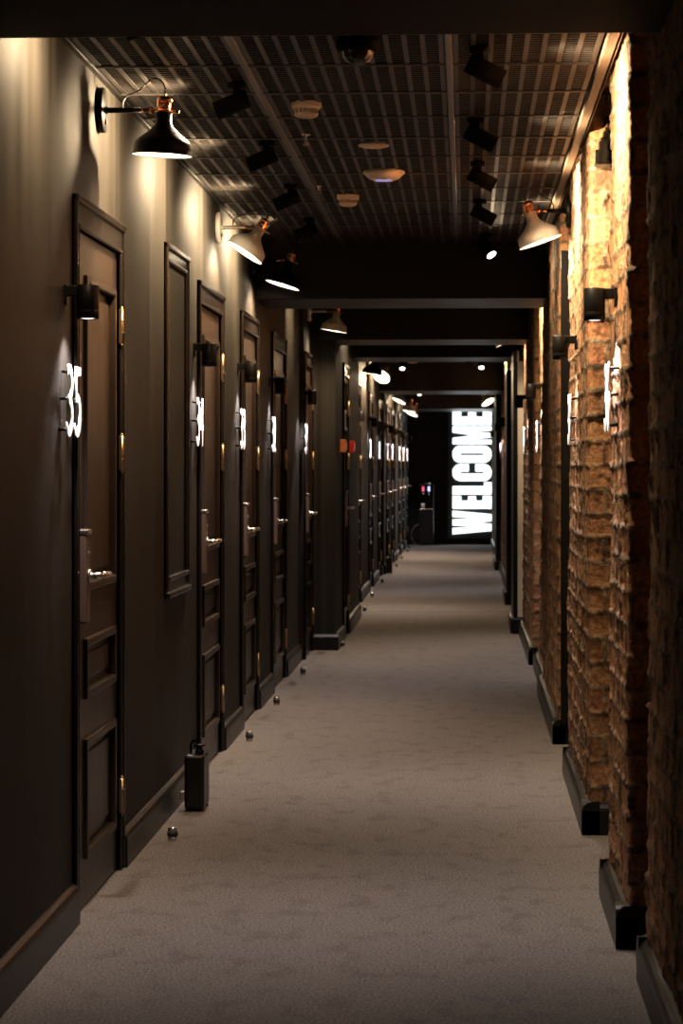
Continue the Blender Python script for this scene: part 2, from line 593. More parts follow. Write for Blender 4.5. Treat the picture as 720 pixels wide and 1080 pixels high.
def brick_field(u, v, seed):
    """height in metres, tint 0..1, mortar 0..1 over wall coordinates u (along) and v (up)"""
    CH, BL, MJ = .0885, .262, .0125
    v2 = v + .010 * (vnoise(u, v, 3.0, seed) - .5)
    u2 = u + .014 * (vnoise(u, v, 5.0, seed + 1) - .5)
    row = np.floor(v2 / CH).astype(int)
    head = (row % 2) == 1
    ln = np.where(head, BL / 2, BL)
    off = np.where(head, BL * .25, 0.0)
    uu = (u2 + off) / ln
    colm = np.floor(uu).astype(int)
    du = np.minimum(uu - colm, 1 - (uu - colm)) * ln
    dv = np.minimum(v2 / CH - row, 1 - (v2 / CH - row)) * CH
    rs = np.random.RandomState(seed + 2)
    tab = rs.rand(4096)
    idx = (row * 131 + colm * 17 + np.where(head, 7, 0)) % 4096
    tint, prou, brk = tab[idx], tab[(idx * 7 + 3) % 4096], tab[(idx * 13 + 5) % 4096]
    e = np.minimum(du, dv) + .010 * (vnoise(u, v, 30, seed + 3) - .5) + .006 * (vnoise(u, v, 75, seed + 4) - .5)
    inside = np.clip((e - MJ * .40) / .007, 0, 1)
    inside = inside * inside * (3 - 2 * inside)
    rough = .0044 * (vnoise(u, v, 22, seed + 5) - .5) + .0040 * (vnoise(u, v, 60, seed + 6) - .5) + .003 * (vnoise(u, v, 120, seed + 7) - .5)
    h = inside * (.0036 + .0026 * (prou - .5)) + rough * (.5 + .5 * inside) + .010 * (vnoise(u, v, 1.6, seed + 8) - .5)
    h = h - np.where(brk > .9, .006, 0) * inside * vnoise(u, v, 12, seed + 9) - .003
    # open cracks along some of the joints
    h = h - .004 * np.clip(1 - np.abs(e - .004) / .004, 0, 1) * (vnoise(u, v, 11, seed + 12) > .55)
    # deep raked-out joints here and there
    h = h - (1 - inside) * .004 * (vnoise(u, v, 9, seed + 10) > .62)
    tint = np.clip(tint * .75 + .35 * vnoise(u, v, 14, seed + 11) - .05, 0, 1)
    return h, tint, 1 - inside


def pier(path, res, seed, label, z1=2.79, hole=None):
    """path: plan points (x, y) running so that the outside is on the left-hand side"""
    # round the corners, then resample by arc length
    pts = [Vector((*p, 0)) for p in path]
    R = .022
    dense = [pts[0]]
    for i in range(1, len(pts) - 1):
        a, b, c = pts[i - 1], pts[i], pts[i + 1]
        d0, d1 = (a - b).normalized(), (c - b).normalized()
        for t in [i_ / 6 for i_ in range(7)]:
            dense.append((1 - t) ** 2 * (b + d0 * R) + 2 * t * (1 - t) * b + t * t * (b + d1 * R))
    dense.append(pts[-1])
    P = np.array([(p.x, p.y) for p in dense])
    seg = np.linalg.norm(np.diff(P, axis=0), axis=1)
    s = np.concatenate([[0], np.cumsum(seg)])
    n = max(8, int(s[-1] / res))
    us = np.linspace(0, s[-1], n)
    X, Y = np.interp(us, s, P[:, 0]), np.interp(us, s, P[:, 1])
    tx, ty = np.gradient(X), np.gradient(Y)
    L = np.hypot(tx, ty)
    nx, ny = -ty / L, tx / L                    # left-hand normal
    vs = np.linspace(0, z1, int(z1 / res))
    U, V = np.meshgrid(us, vs)
    h, tint, mort = brick_field(U, V, seed)
    XX, YY = np.broadcast_to(X, U.shape), np.broadcast_to(Y, U.shape)
    dark = np.zeros_like(h)
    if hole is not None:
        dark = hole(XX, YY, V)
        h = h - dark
    co = np.stack([XX + nx * h, YY + ny * h, V], axis=-1).reshape(-1, 3)
    m, nn = len(vs), n
    i, j = np.meshgrid(np.arange(m - 1), np.arange(nn - 1), indexing='ij')
    q = np.stack([i * nn + j, i * nn + j + 1, (i + 1) * nn + j + 1, (i + 1) * nn + j], axis=-1).reshape(-1, 4)[:, ::-1]
    me = bpy.data.meshes.new('wall_right')
    me.from_pydata(co.tolist(), [], q.tolist())
    me.polygons.foreach_set('use_smooth', [True] * len(me.polygons))
    ca = me.color_attributes.new('brick', 'FLOAT_COLOR', 'POINT')
    col = np.ones((len(co), 4), np.float32)
    col[:, 0] = tint.reshape(-1)
    col[:, 2] = (dark.reshape(-1) > 0)  # mask of the recess that gets painted shade
    col[:, 1] = np.clip(mort.reshape(-1), 0, 1)
    ca.data.foreach_set('color', col.reshape(-1))
    me.materials.append(M['brick'])
    o = bpy.data.objects.new('wall_right', me)
    COL.objects.link(o)
    structure(o, label, 'brick pier')
    return o


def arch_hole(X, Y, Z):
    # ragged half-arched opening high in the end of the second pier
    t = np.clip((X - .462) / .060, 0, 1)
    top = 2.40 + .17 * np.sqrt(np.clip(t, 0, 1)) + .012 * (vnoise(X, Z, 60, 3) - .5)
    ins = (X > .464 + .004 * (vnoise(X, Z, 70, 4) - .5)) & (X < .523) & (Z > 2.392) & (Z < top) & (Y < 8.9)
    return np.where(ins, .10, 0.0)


BACK = .95
pier([(.47, 2.0), (.47, 6.35), (BACK, 6.35)][::-1], .011, 11, 'unlit brick pier in front, beside the open floor')
pier([(BACK, 6.78), (.445, 6.78), (.445, 7.60), (BACK, 7.60)][::-1], .0065, 23, 'narrow brick pier carrying the first downlight')
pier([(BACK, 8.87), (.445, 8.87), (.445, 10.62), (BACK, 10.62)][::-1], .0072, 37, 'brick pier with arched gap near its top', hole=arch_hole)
pier([(BACK, 11.76), (.445, 11.76), (.445, 14.3), (.48, 14.34), (.48, 16.1), (BACK, 16.1)][::-1], .010, 51, 'long brick pier behind the tall black strip')
pier([(BACK, 16.45), (.455, 16.45), (.455, 19.45), (BACK, 19.45)][::-1], .012, 67, 'red brick pier before the black door jamb')
pier([(BACK, 24.6), (.452, 24.6), (.452, 31.3), (BACK, 31.3)][::-1], .02, 71, 'long brick pier beyond the black door jamb')
pier([(BACK, 33.6), (.452, 33.6), (.452, 41.8)][::-1], .026, 83, 'last brick pier before the lit sign')
k = MB()
k.box(BACK - .02, BACK + .15, 1.0, 42, 0, 2.8)
structure(k.build('wall_right', M['endwall']), 'dark wall behind the brick piers', 'wall')


def plinth(a, b, x, label, near=True, far=True, back=.8):
    """skirting wrapped round a pier: corridor side plus its ends"""
    T = .034
    p = [(-.03, 0), (T, 0), (T, .086), (T - .003, .096), (T - .010, .108), (T - .022, .117), (-.03, .121)]
    k = MB()
    k.prism(p, a - (T if near else 0), b + (T if far else 0), lambda u, v, t: (x - u, t, v))
    if near:
        k.prism(p, x - T * .98, back, lambda u, v, t: (t, a - u, v))
    if far:
        k.prism(p, x - T * .98, back, lambda u, v, t: (t, b + u, v))
    structure(k.build('baseboard_right', M['skirt']), label, 'skirting board')


plinth(2.0, 6.34, .472, 'black skirting round the unlit brick pier', near=False)
plinth(6.80, 7.585, .443, 'black skirting round the narrow brick pier')
plinth(8.89, 10.60, .448, 'black skirting round the pier with the arched gap')
plinth(11.78, 14.3, .445, 'black skirting round the pier with the black strip', far=False)
plinth(14.3, 16.08, .472, 'black skirting along the set-back half of a pier', near=False)
plinth(16.47, 19.43, .450, 'black skirting round the red brick pier', far=False)
plinth(24.6, 31.3, .455, 'black skirting along the pier past the jamb')
plinth(33.6, 41.8, .455, 'black skirting along the last pier', far=False)

# door jambs standing in the right wall
k = MB()
k.box(.450, .500, 11.725, 11.80, .10, 2.345, .003)
structure(k.build('trim_2', M['beam']), 'tall black strip on the end of a brick pier', 'trim')
jb = MB()
jb.box(.375, .60, 19.52, 20.4, 0, 2.24, .004)
jb.box(.352, .62, 19.48, 20.42, 0, .125, .012)
jb = jb.build('trim_3', M['beam'])
structure(jb, 'black fire door jamb with pale strip', 'trim')
k = MB()
k.box(.409, .455, 19.505, 19.53, .13, 2.15, .002)
k.box(.404, .420, 19.507, 19.53, 2.15, 2.235, .002)
tag(k.build('jamb_face', M['jambw'], jb), 'pale grey strip down the jamb')
k = MB()
k.box(.39, .95, 23.6, 24.55, 0, 2.24, .004)
k.box(.37, .62, 23.57, 24.57, 0, .12, .01)
structure(k.build('trim_4', M['beam']), 'black jamb at the start of the long far pier', 'trim')
k = MB()
k.box(.385, .95, 31.4, 33.5, 0, 2.24, .004)
k.box(.365, .62, 31.36, 33.55, 0, .12, .01)
structure(k.build('trim_5', M['beam']), 'black jamb near the end of the brick wall', 'trim')
k = MB()
k.box(.47, .95, 20.4, 23.6, 0, 2.8)
structure(k.build('wall_right', M['endwall']), 'dark wall between two black jambs opposite the call points', 'wall')

# end wall
k = MB()
k.box(-1.4, 1.2, 41.8, 41.95, 0, 2.8)
structure(k.build('wall_back', M['endwall']), 'charcoal end wall behind the lit sign', 'wall')
k = MB()
k.box(-.96, .42, 41.77, 41.81, 0, .10, .004)
structure(k.build('baseboard_back', M['skirt']), 'black skirting along the end wall', 'skirting board')

# ------------------------------------------------------------------ ceiling
ceil = MB()
ceil.box(-1.4, 1.2, 1.0, 42.2, 2.80, 2.9)
ceil.box(-1.3, .95, 14.0, 42.0, 2.55, 2.80)
ceil = ceil.build('ceiling', M['void'])
structure(ceil, 'dark slotted metal grid ceiling', 'ceiling')
BEAMS = [(5.3, 6.0, 2.37, 2.8), (13.3, 14.12, 2.225, 2.8), (17.6, 18.4, 2.225, 2.75), (20.4, 21.25, 2.222, 2.75), (29.4, 30.9, 2.222, 2.75), (38.4, 40.4, 2.218, 2.75)]
BL = ['black ceiling beam nearest the camera', 'black ceiling beam closing the slotted ceiling', 'black ceiling beam above the column', 'black ceiling beam past the column',
      'black ceiling beam over the middle far doors', 'last black ceiling beam in front of the lit sign']
for (a, b, z0, z1), l in zip(BEAMS, BL):
    k = MB()
    k.box(-1.20, .46 if a > 6 else .475, a, b, z0, z1, .006)
    structure(k.build('ceiling_beam', M['mattbeam'] if a < 6 else M['beam']), l, 'ceiling beam')
# side post under the second beam
CZ = 2.53
XR = [-1.128, -.665, -.05, .40]
ROW = .55
Y0 = 5.77


def tile_mesh(wd):
    k = MB()
    y1 = ROW - .008
    n = round((wd - .02) / .0505)
    for i in range(n + 1):
        x = .012 + (wd - .024) * i / n
        k.box(x - .0072, x + .0072, .004, y1, 0, .003)
    m = int(round((y1 - .01) / .0372))
    for j in range(m + 1):
        y = .010 + (y1 - .016) * j / m
        k.box(.002, wd - .002, y - .0048, y + .0048, .001, .006)
    k.box(.0, wd, 0, .014, -.002, .024)
    k.box(.0, wd, y1 - .010, y1 + .002, -.002, .024)
    return k.mesh('grille_tile', M['grille'])


for c in range(3):
    x0, x1 = XR[c] + .009, XR[c + 1] - .009
    me = tile_mesh(x1 - x0)
    for r in range(14):
        o = bpy.data.objects.new('grille_tile', me)
        COL.objects.link(o)
        o.parent = ceil
        o.location = (x0, Y0 + r * ROW, CZ)
for x in (XR[1], XR[2]):
    k = MB()
    k.box(x - .011, x + .011, 5.9, 13.35, CZ - .008, CZ + .03, .003)
    k.build('ceiling_runner', M['runner'], ceil)
k = MB()
k.box(-1.14, -1.118, 5.9, 13.35, CZ - .010, CZ + .03, .003)
k.build('edge_angle', M['beam'], ceil)
k = MB()
k.box(.396, .435, 5.9, 13.35, CZ - .014, CZ + .012, .003)
k.box(.423, .435, 5.9, 13.35, CZ - .014, CZ + .10, .002)
tag(k.build('edge_angle', M['edge'], ceil), 'tan painted edge trim beside the brick')
for r in range(14):
    y = Y0 + r * ROW - .003
    k = MB()
    k.box(-1.12, .39, y - .006, y + .006, CZ - .004, CZ + .02, .002)
    k.build('cross_runner', M['runner'] if r % 2 == 0 else M['grille'], ceil)


# ------------------------------------------------------------------ wall lamps
def shade_profile():
    o = [(.0245, .0), (.0245, -.030), (.028, -.042), (.045, -.060), (.068, -.078), (.083, -.090), (.0885, -.100), (.0905, -.115), (.0915, -.128), (.0955, -.132), (.0955, -.135)]
    i = [(.0930, -.135), (.0890, -.127), (.0875, -.115), (.0855, -.101), (.080, -.092), (.065, -.080), (.042, -.062), (.022, -.044), (.0, -.040)]
    return [(0, 0)] + o + i, [0] * (len(o) + 1) + [1] * (len(i) - 1)


def make_lamp(loc, rz, colour, tilt, toward, label, power=1.0, swing=0.0, reach=.205, mount=None):
    """colour: outer enamel; tilt about the corridor axis, toward: tilt towards the viewer; degrees"""
    root = empty('wall_lamp', loc, rz)
    tag(root, label, 'wall lamp', 'copper necked wall lamps')
    base = M['black'] if colour == 'black' else M['white']
    shade_m = base
    base = M[mount] if mount else base
    k = MB()
    k.lathe([(0, 0), (.066, 0), (.070, .003), (.070, .018), (.067, .022), (.0, .022)], Matrix.Rotation(PI / 2, 4, 'Y'), 40)
    bp = k.build('wall_plate', base, root)
    k = MB()
    k.box(.022, .027, -.006, .006, -.044, -.028, .001)
    k.build('switch', M['black'], bp)
    arm = empty_mesh_arm(reach, base, root)
    arm.rotation_euler = (0, 0, math.radians(swing))
    c = Matrix.Rotation(math.radians(swing), 4, 'Z') @ Vector((reach, 0, 0))
    # lamp head turns about the end of the arm
    hd = Euler((math.radians(toward), math.radians(tilt), 0), 'XYZ')
    mtx = Matrix.Translation(c) @ hd.to_matrix().to_4x4()
    prof, mis = shade_profile()
    k = MB()
    k.lathe(prof, Matrix.Translation((0, 0, -.006)), 48, mis=mis)
    sh = k.build('shade', [shade_m, M['inner']], root)
    sh.matrix_local = mtx
    k = MB()
    k.lathe([(0, -.008), (.030, -.008), (.030, -.003), (.0, -.003)], None, 30)
    for a in range(4):
        t = a * PI / 2 + .5
        k.box(-.005, .005, .0205, .0235, -.004, .034, .001, mtx=Matrix.Rotation(t, 4, 'Z'))
    k.lathe([(.0225, .026), (.0245, .026), (.0245, .036), (.012, .042), (.006, .044), (0, .044)], None, 30)
    k.lathe([(0, 0), (.018, 0), (.018, .028), (0, .028)], None, 24)
    k.cyl((.028, 0, -.0055), (.047, 0, -.0055), .004, seg=12)
    cp = k.build('socket_cap', M['copper'], root)
    cp.matrix_local = mtx
    k = MB()
    k.cyl((0, 0, .042), (0, 0, .058), .0045, .004, seg=12)
    k.build('cable_gland', M['chrome'], cp)
    # bulb
    k = MB()
    k.lathe([(0, -.046), (.013, -.046), (.014, -.060), (.022, -.074), (.0265, -.088), (.022, -.104), (.010, -.113), (0, -.115)], None, 24)
    bl = k.build('bulb', M['bulb'], root)
    bl.matrix_local = mtx
    li = light('lamp_light', 'SPOT', root, (0, 0, 0), LAMP_W * power, WARM, shadow_soft_size=.026, spot_size=math.radians(134), spot_blend=.8)
    li.matrix_local = mtx @ Matrix.Translation((0, 0, -.119))
    # cable looping from gland to arm
    top = mtx @ Vector((0, 0, .056))
    sw = Matrix.Rotation(math.radians(swing), 4, 'Z')
    pts = []
    e = sw @ Vector((.075, 0, .006))
    ctrl = [top, top + Vector((-.004, 0, .022)), top + Vector((-.022, .004, .040)), top + Vector((-.048, .008, .036)), sw @ Vector((.125, .012, .062)),
            sw @ Vector((.090, .008, .046)), sw @ Vector((.077, .002, .028)), e]
    for i in range(len(ctrl) - 1):
        p0, p1, p2, p3 = ctrl[max(i - 1, 0)], ctrl[i], ctrl[i + 1], ctrl[min(i + 2, len(ctrl) - 1)]
        for t in (0, .25, .5, .75):
            pts.append(.5 * ((2 * p1) + (-p0 + p2) * t + (2 * p0 - 5 * p1 + 4 * p2 - p3) * t * t + (-p0 + 3 * p1 - 3 * p2 + p3) * t ** 3))
    pts.append(ctrl[-1])
    k = MB()
    k.tube(pts, .0026, 8)
    k.build('cable', M['cable'], root)
    return root


def empty_mesh_arm(reach, base, root):
    k = MB()
    k.cyl((.018, 0, 0), (reach - .075, 0, 0), .0085, mi=0)
    k.cyl((reach - .078, 0, 0), (reach - .040, 0, 0), .0068, mi=1)
    k.lathe([(0, -.006), (.010, -.006), (.011, 0), (.010, .006), (0, .006)], Matrix.Translation((reach - .038, 0, 0)) @ Matrix.Rotation(PI / 2, 4, 'Y'), 16, mi=1)
    k.cyl((reach - .036, 0, -.002), (reach - .020, 0, -.004), .0045, mi=1)
    k.cyl((-.004, 0, 0), (.03, 0, 0), .012, mi=0)
    return k.build('arm', [base, M['copper']], root)


LZ = 2.41
make_lamp((-1.135, 7.58, LZ + .012), 0, 'black', 3, 2, 'black wall lamp with copper neck above door 35', .6)
make_lamp((-1.135, 11.2, LZ), 0, 'white', 33, -6, 'white wall lamp between doors 34 and 33, large bright opening', 1)
make_lamp((-1.135, 13.05, 2.415), 0, 'black', 17, -3, 'black wall lamp in front of the second ceiling beam, above door 33', 1.5)
make_lamp((-1.105, 17.25, 2.408), 0, 'white', 10, 0, 'white wall lamp beside the column, above door 31', 1.0)
make_lamp((-1.03, 22.4, 2.30), 0, 'black', 10, 0, 'black wall lamp just beyond the red call point', 1.7)
make_lamp((-1.03, 25.6, 2.345), 0, 'white', 26, -38, 'white wall lamp turned towards the camera beyond the call point')
make_lamp((-1.00, 31.6, 2.28), 0, 'white', 26, -10, 'white wall lamp past the fifth ceiling beam', 1.7)
make_lamp((-.985, 35.2, 2.24), 0, 'white', 10, -4, 'white wall lamp before the last ceiling beam', 1.7)
make_lamp((-.985, 37.6, 2.24), 0, 'white', 22, -10, 'white wall lamp closest to the end wall', 1.8, reach=.22)
make_lamp((.445, 10.45, 2.40), PI, 'white', 19, 0, 'white wall lamp on black arm fixed to the brick wall', reach=.175, mount='black')
make_lamp((.455, 18.95, 2.40), PI, 'white', 28, 0, 'white wall lamp on brick beside the black jamb', .8)
make_lamp((.452, 34.6, 2.33), PI, 'white', 30, 20, 'white wall lamp on the last brick pier', .8)


# ------------------------------------------------------------------ door downlights
def make_downlight(loc, rz, label, power=1.0):
    root = empty('downlight', loc, rz)
    tag(root, label, 'wall light', 'black cylinder downlights')
    k = MB()
    k.box(-.004, .009, -.016, .016, -.010, .047, .002)
    k.box(.006, .040, -.013, .013, .014, .045, .003)
    k.cyl((.009, -.006, .036), (.011, -.006, .036), .004, seg=10)
    k.build('bracket', M['black'], root)
    k = MB()
    k.lathe([(0, .046), (.030, .046), (.032, .044), (.032, -.022), (.0312, -.024), (.032, -.026), (.032, -.050), (.029, -.050), (.027, -.040), (0, -.038)], Matrix.Translation((.066, 0, 0)), 32)
    b = k.build('light_body', M['black'], root)
    k = MB()
    k.lathe([(0, -.046), (.0282, -.046), (.0282, -.0475), (0, -.0475)], Matrix.Translation((.066, 0, 0)), 24)
    k.build('lens', M['dlens'], b)
    light('downlight_light', 'SPOT', root, (.066, 0, -.053), DOWN_W * power, COOL, rot=(0, 0, 0), shadow_soft_size=.010, spot_size=math.radians(112), spot_blend=1.0)
    return root


def text_mesh(ch, height):
    c = bpy.data.curves.new('digit', 'FONT')
    c.body = ch
    c.size = height / .70
    c.extrude = .0012
    c.bevel_depth = .0005
    c.offset = -.001
    c.align_x = 'CENTER'
    o = bpy.data.objects.new('digit_tmp', c)
    COL.objects.link(o)
    dg = bpy.context.evaluated_depsgraph_get()
    me = bpy.data.meshes.new_from_object(o.evaluated_get(dg))
    me.materials.clear()
    me.materials.append(M['digit'])
    bpy.data.objects.remove(o)
    return me


DIG = {c: text_mesh(c, .205) for c in '0123456789'}
# text x -> +y, text y -> +z, text z -> +x
TXT = Matrix(((0, 0, 1, 0), (1, 0, 0, 0), (0, 1, 0, 0), (0, 0, 0, 1)))


def make_number(loc, rz, num, label):
    root = empty('number_sign', loc, rz)
    tag(root, label, 'door number', 'white door numbers')
    for i, ch in enumerate(num):
        o = bpy.data.objects.new('digit', DIG[ch])
        COL.objects.link(o)
        o.parent = root
        o.matrix_local = Matrix.Translation((.028, (i - .5) * .140, 0)) @ TXT
        ys = {'1': (0.0,)}.get(ch, (-.028, .028))
        for zz in (.018, .105, .182):
            k = MB()
            yy = ys[0] if zz < .1 else ys[-1]
            if ch in '35' and zz == .105:
                yy = .0
            k.cyl((-.002, yy + (i - .5) * .140, zz), (.028, yy + (i - .5) * .140, zz), .0042, seg=10)
            k.build('standoff', M['black'], root)
    return root


for i, (y, x, W) in enumerate(DOORS):
    if NUMS[i] is None:
        continue
    near = i < 5
    sy = y - .13
    if i == 4:
        sy = y - .15
    who = 'beside door %s' % NUMS[i] if near else 'beside door %d of eight past the call point' % (i - 5)
    make_downlight((x, sy, 1.788), 0, 'small black cylinder downlight ' + who)
    make_number((x, sy - .01, 1.405), 0, NUMS[i], ('white raised number %s on standoff pins' % NUMS[i]) if near else 'white raised door number ' + who)
RS = [(7.3, .445, '36', 'on the narrow brick pier'), (9.95, .445, '37', 'on the pier with the arched gap'), (15.75, .48, '38', 'on the set-back half of the long pier'),
      (18.15, .455, '39', 'on the red brick pier'), (26.5, .452, '40', 'at the start of the long far pier'), (30.2, .452, '41', 'at the end of the long far pier'), (36.0, .452, '42', 'on the last brick pier')]
for y, x, n, where in RS:
    make_downlight((x, y, 1.800), PI, 'small black cylinder downlight ' + where)
    make_number((x, y + .02, 1.425 if y < 9 else 1.41), PI, n, 'white raised number seen edge on ' + where)


# ------------------------------------------------------------------ ceiling spotlights
def make_spot(x, y, aim, label, power=1.0, z=CZ, drop=.055, beam=150):
    """aim: direction the light points to"""
    root = empty('ceiling_spotlight', (x, y, z))
    tag(root, label, 'spotlight', 'black ceiling spotlights')
    k = MB()
    k.lathe([(0, .004), (.030, .004), (.030, -.014), (.028, -.017), (0, -.017)], None, 28)
    k.build('mount', M['blackm'], root)
    k = MB()
    k.box(-.012, .012, -.010, .010, -drop - .01, -.012, .002)
    k.cyl((0, -.018, -drop), (0, .018, -drop), .012, seg=14)
    k.build('stem', M['blackm'], root)
    d = Vector(aim).normalized()
    q = d.to_track_quat('-Z', 'Y').to_matrix().to_4x4()
    mtx = Matrix.Translation((0, 0, -drop - .006)) @ q @ Matrix.Translation((0, 0, -.012))
    k = MB()
    k.lathe([(0, .050), (.028, .050), (.030, .047), (.030, -.062), (.0275, -.062), (.0265, -.048), (.0, -.046)], None, 32)
    b = k.build('light_body', M['blackm'], root)
    b.matrix_local = mtx
    k = MB()
    k.lathe([(0, -.0545), (.0268, -.0545), (.0268, -.058), (0, -.058)], None, 28)
    l = k.build('lens', M['lens'], b)
    li = light('spot_light', 'SPOT', root, (0, 0, 0), SPOT_W * power, SPOTC, shadow_soft_size=.022, spot_size=math.radians(beam), spot_blend=1.0)
    li.matrix_local = mtx @ Matrix.Translation((0, 0, -.070))
    return root


ordn = ['first', 'second', 'third', 'fourth', 'fifth', 'sixth']
for i, (x, y) in enumerate([(-.72, 7.75), (-.74, 9.14), (-.75, 10.55), (-.765, 12.0)]):
    make_spot(x, y, (-.88, .02, -.36), ordn[i] + ' ceiling spotlight of the row over the doors', 1.5)
for i, (x, y) in enumerate([(.04, 7.12), (.035, 8.57), (.048, 9.8), (.064, 11.2)]):
    make_spot(x, y, (.86, .08, -.45), ordn[i] + ' ceiling spotlight of the row beside the brick wall', 1.6, beam=140)
make_spot(.10, 12.85, (.45, -.5, -.7), 'ceiling spotlight turned towards the camera before the second beam', .15)
make_spot(-.82, 6.40, (-.9, .05, -.32), 'ceiling spotlight behind the first beam over the doors', .80, drop=.04)
for x, y, lab in [(.154, 25.0, 'lit ceiling spotlight past the column shining like a star'), (-.65, 25.2, 'lit ceiling spotlight beside the turned white lamp'),
                  (-.64, 34.2, 'lit ceiling spotlight past the fifth beam')]:
    make_spot(x, y, (.05, -.60, -.75), lab, .10, z=2.50, drop=.12)
make_spot(-.55, 19.3, (-.75, -.1, -.6), 'ceiling spotlight between the column beams', .3, z=2.5)

for x, y, lab in [(-.66, 15.9, 'between the second beam and the column'), (-.58, 23.6, 'just past the fourth beam'), (-.58, 27.3, 'before the fifth beam'),  # unseen spotlights added to carry the row on and brighten the far walls
                  (-.55, 32.6, 'just past the fifth beam'), (-.55, 36.4, 'before the last beam')]:
    make_spot(x, y, (-.9, .05, -.30), 'unseen added ceiling spotlight over the doors ' + lab, (.6 if y < 20 else 2.2), z=2.545, beam=105 if y < 20 else 150)
for x, y, lab in [(.05, 15.4, 'between the second and third beams'), (.05, 27.6, 'before the fifth beam'), (.05, 36.2, 'before the last beam')]:  # more added ones, hidden by the beams, to light the far brick
    make_spot(x, y, (.86, .08, -.40), 'unseen added ceiling spotlight beside the brick wall ' + lab, 2.0 if y < 20 else 3.2, z=2.545, beam=140)

# ------------------------------------------------------------------ ceiling devices
dome = empty('dome_camera', (-.305, 6.98, CZ))
tag(dome, 'black dome security camera on the slotted ceiling', 'security camera')
k = MB()
k.lathe([(0, .004), (.060, .004), (.062, 0), (.062, -.026), (.057, -.034), (.048, -.036), (0, -.036)], None, 40)
k.build('camera_base', M['blackm'], dome)
k = MB()
k.lathe([(.046, -.034), (.044, -.046), (.034, -.060), (.018, -.069), (0, -.072)], None, 32)
k.build('dome_cover', mat('smoked_dome', (.02, .015, .012), .06), dome)

for x, y, lab in ((-.530, 8.2, 'cream smoke detector beside the long ceiling runner'), (-.525, 11.0, 'cream smoke detector before the second ceiling beam')):
    r = empty('smoke_detector', (x, y, CZ))
    tag(r, lab, 'smoke detector', 'cream smoke detectors')
    k = MB()
    k.lathe([(0, .006), (.049, .006), (.050, 0), (.050, -.012), (.047, -.016), (0, -.016)], None, 36)
    k.build('detector_base', M['cream'], r)
    k = MB()
    for a in range(14):
        t = 2 * PI * a / 14
        k.box(.034, .040, -.005, .005, -.036, -.014, .001, mtx=Matrix.Rotation(t, 4, 'Z'))
    k.lathe([(0, -.016), (.030, -.016), (.030, -.034), (0, -.034)], None, 24)
    k.lathe([(.041, -.034), (.038, -.042), (.026, -.048), (0, -.049)], None, 32)
    k.lathe([(0, -.034), (.041, -.034)], None, 32)
    k.lathe([(.0465, -.015), (.044, -.020), (.030, -.021)], None, 32)
    k.build('sensor_cage', M['cream'], r)
ap = empty('access_point', (-.335, 10.1, CZ))
tag(ap, 'cream disc shaped wireless unit with blue light strip on the ceiling', 'wireless access point')
k = MB()
k.lathe([(0, .004), (.078, .004), (.086, -.003), (.086, -.008), (.062, -.030), (.036, -.041), (0, -.043)], None, 48)
k.build('housing', M['cream'], ap)
k = MB()
k.box(-.033, .033, -.040, -.032, -.046, -.039, .002)
tag(k.build('status_light', M['apled'], ap), 'pale blue light strip')
k = MB()
k.lathe([(0, .004), (.050, .004), (.058, -.003), (.057, -.008), (.040, -.013), (0, -.014)], None, 40)
tag(k.build('ceiling_disc', M['cream'], None, (-.345, 9.25, CZ)), 'flat cream disc on the ceiling in front of the wireless unit', 'cover plate')
for x, y, lab in ((-.58, 8.95, 'small chrome sprinkler beyond the first smoke detector'), (-.66 + .03, 10.6, 'small chrome sprinkler under the long ceiling runner')):
    r = empty('sprinkler', (x, y, CZ))
    tag(r, lab, 'sprinkler', 'chrome sprinklers')
    k = MB()
    k.lathe([(0, .0), (.016, 0), (.016, -.003), (.006, -.006), (.005, -.020), (0, -.020)], None, 20)
    k.build('sprinkler_body', M['chrome'], r)
    k = MB()
    k.cyl((-.006, 0, -.018), (-.004, 0, -.040), .0013, seg=8)
    k.cyl((.006, 0, -.018), (.004, 0, -.040), .0013, seg=8)
    k.lathe([(0, -.040), (.012, -.040), (.012, -.0415), (0, -.0415)], None, 16)
    k.build('deflector', M['chrome'], r)
k = MB()
k.lathe([(0, .004), (.050, .004), (.056, -.004), (.050, -.020), (.030, -.030), (0, -.031)], None, 36)
tag(k.build('smoke_detector', M['cream'], None, (-.50, 23.2, 2.32)), 'copper toned ceiling detector past the column beams', 'smoke detector')
k = MB()
k.lathe([(0, .23), (.012, .23), (.012, 0), (0, 0)], None, 16)
k.build('stem', M['blackm'], bpy.data.objects['smoke_detector.002'] if 'smoke_detector.002' in bpy.data.objects else None)

# ------------------------------------------------------------------ door stops on the carpet
ds = None
for i, (x, y) in enumerate([(-1.033, 8.66), (-1.038, 11.81), (-1.045, 13.60), (-1.03, 15.59), (-.90, 18.0), (-.918, 22.4), (-.945, 24.88), (-.944, 27.92), (-.909, 32.4), (-.909, 35.05), (-.90, 37.96), (-.908, 39.72)]):
    lab = 'small nickel door stop on the carpet ' + ('beyond door %s' % NUMS[i] if i < 4 else 'at the foot of the column' if i == 4 else 'number %d of seven past the column' % (i - 4))
    if ds is None:
        ds = empty('door_stop', (x, y, 0))
        k = MB()
        k.lathe([(0, 0), (.0165, 0), (.0165, .012), (.0145, .014), (.0145, .034), (.016, .036), (.016, .044), (.013, .047), (0, .047)], None, 24)
        k.build('stop_body', M['chrome'], ds)
        k = MB()
        k.lathe([(.0150, .016), (.019, .017), (.019, .033), (.0150, .034)], None, 24)
        k.build('rubber_ring', M['rubber'], ds)
        o = ds
    else:
        o = copy_tree(ds)
        o.location = (x, y, 0)
    tag(o, lab, 'door stop', 'door stops along the doors')


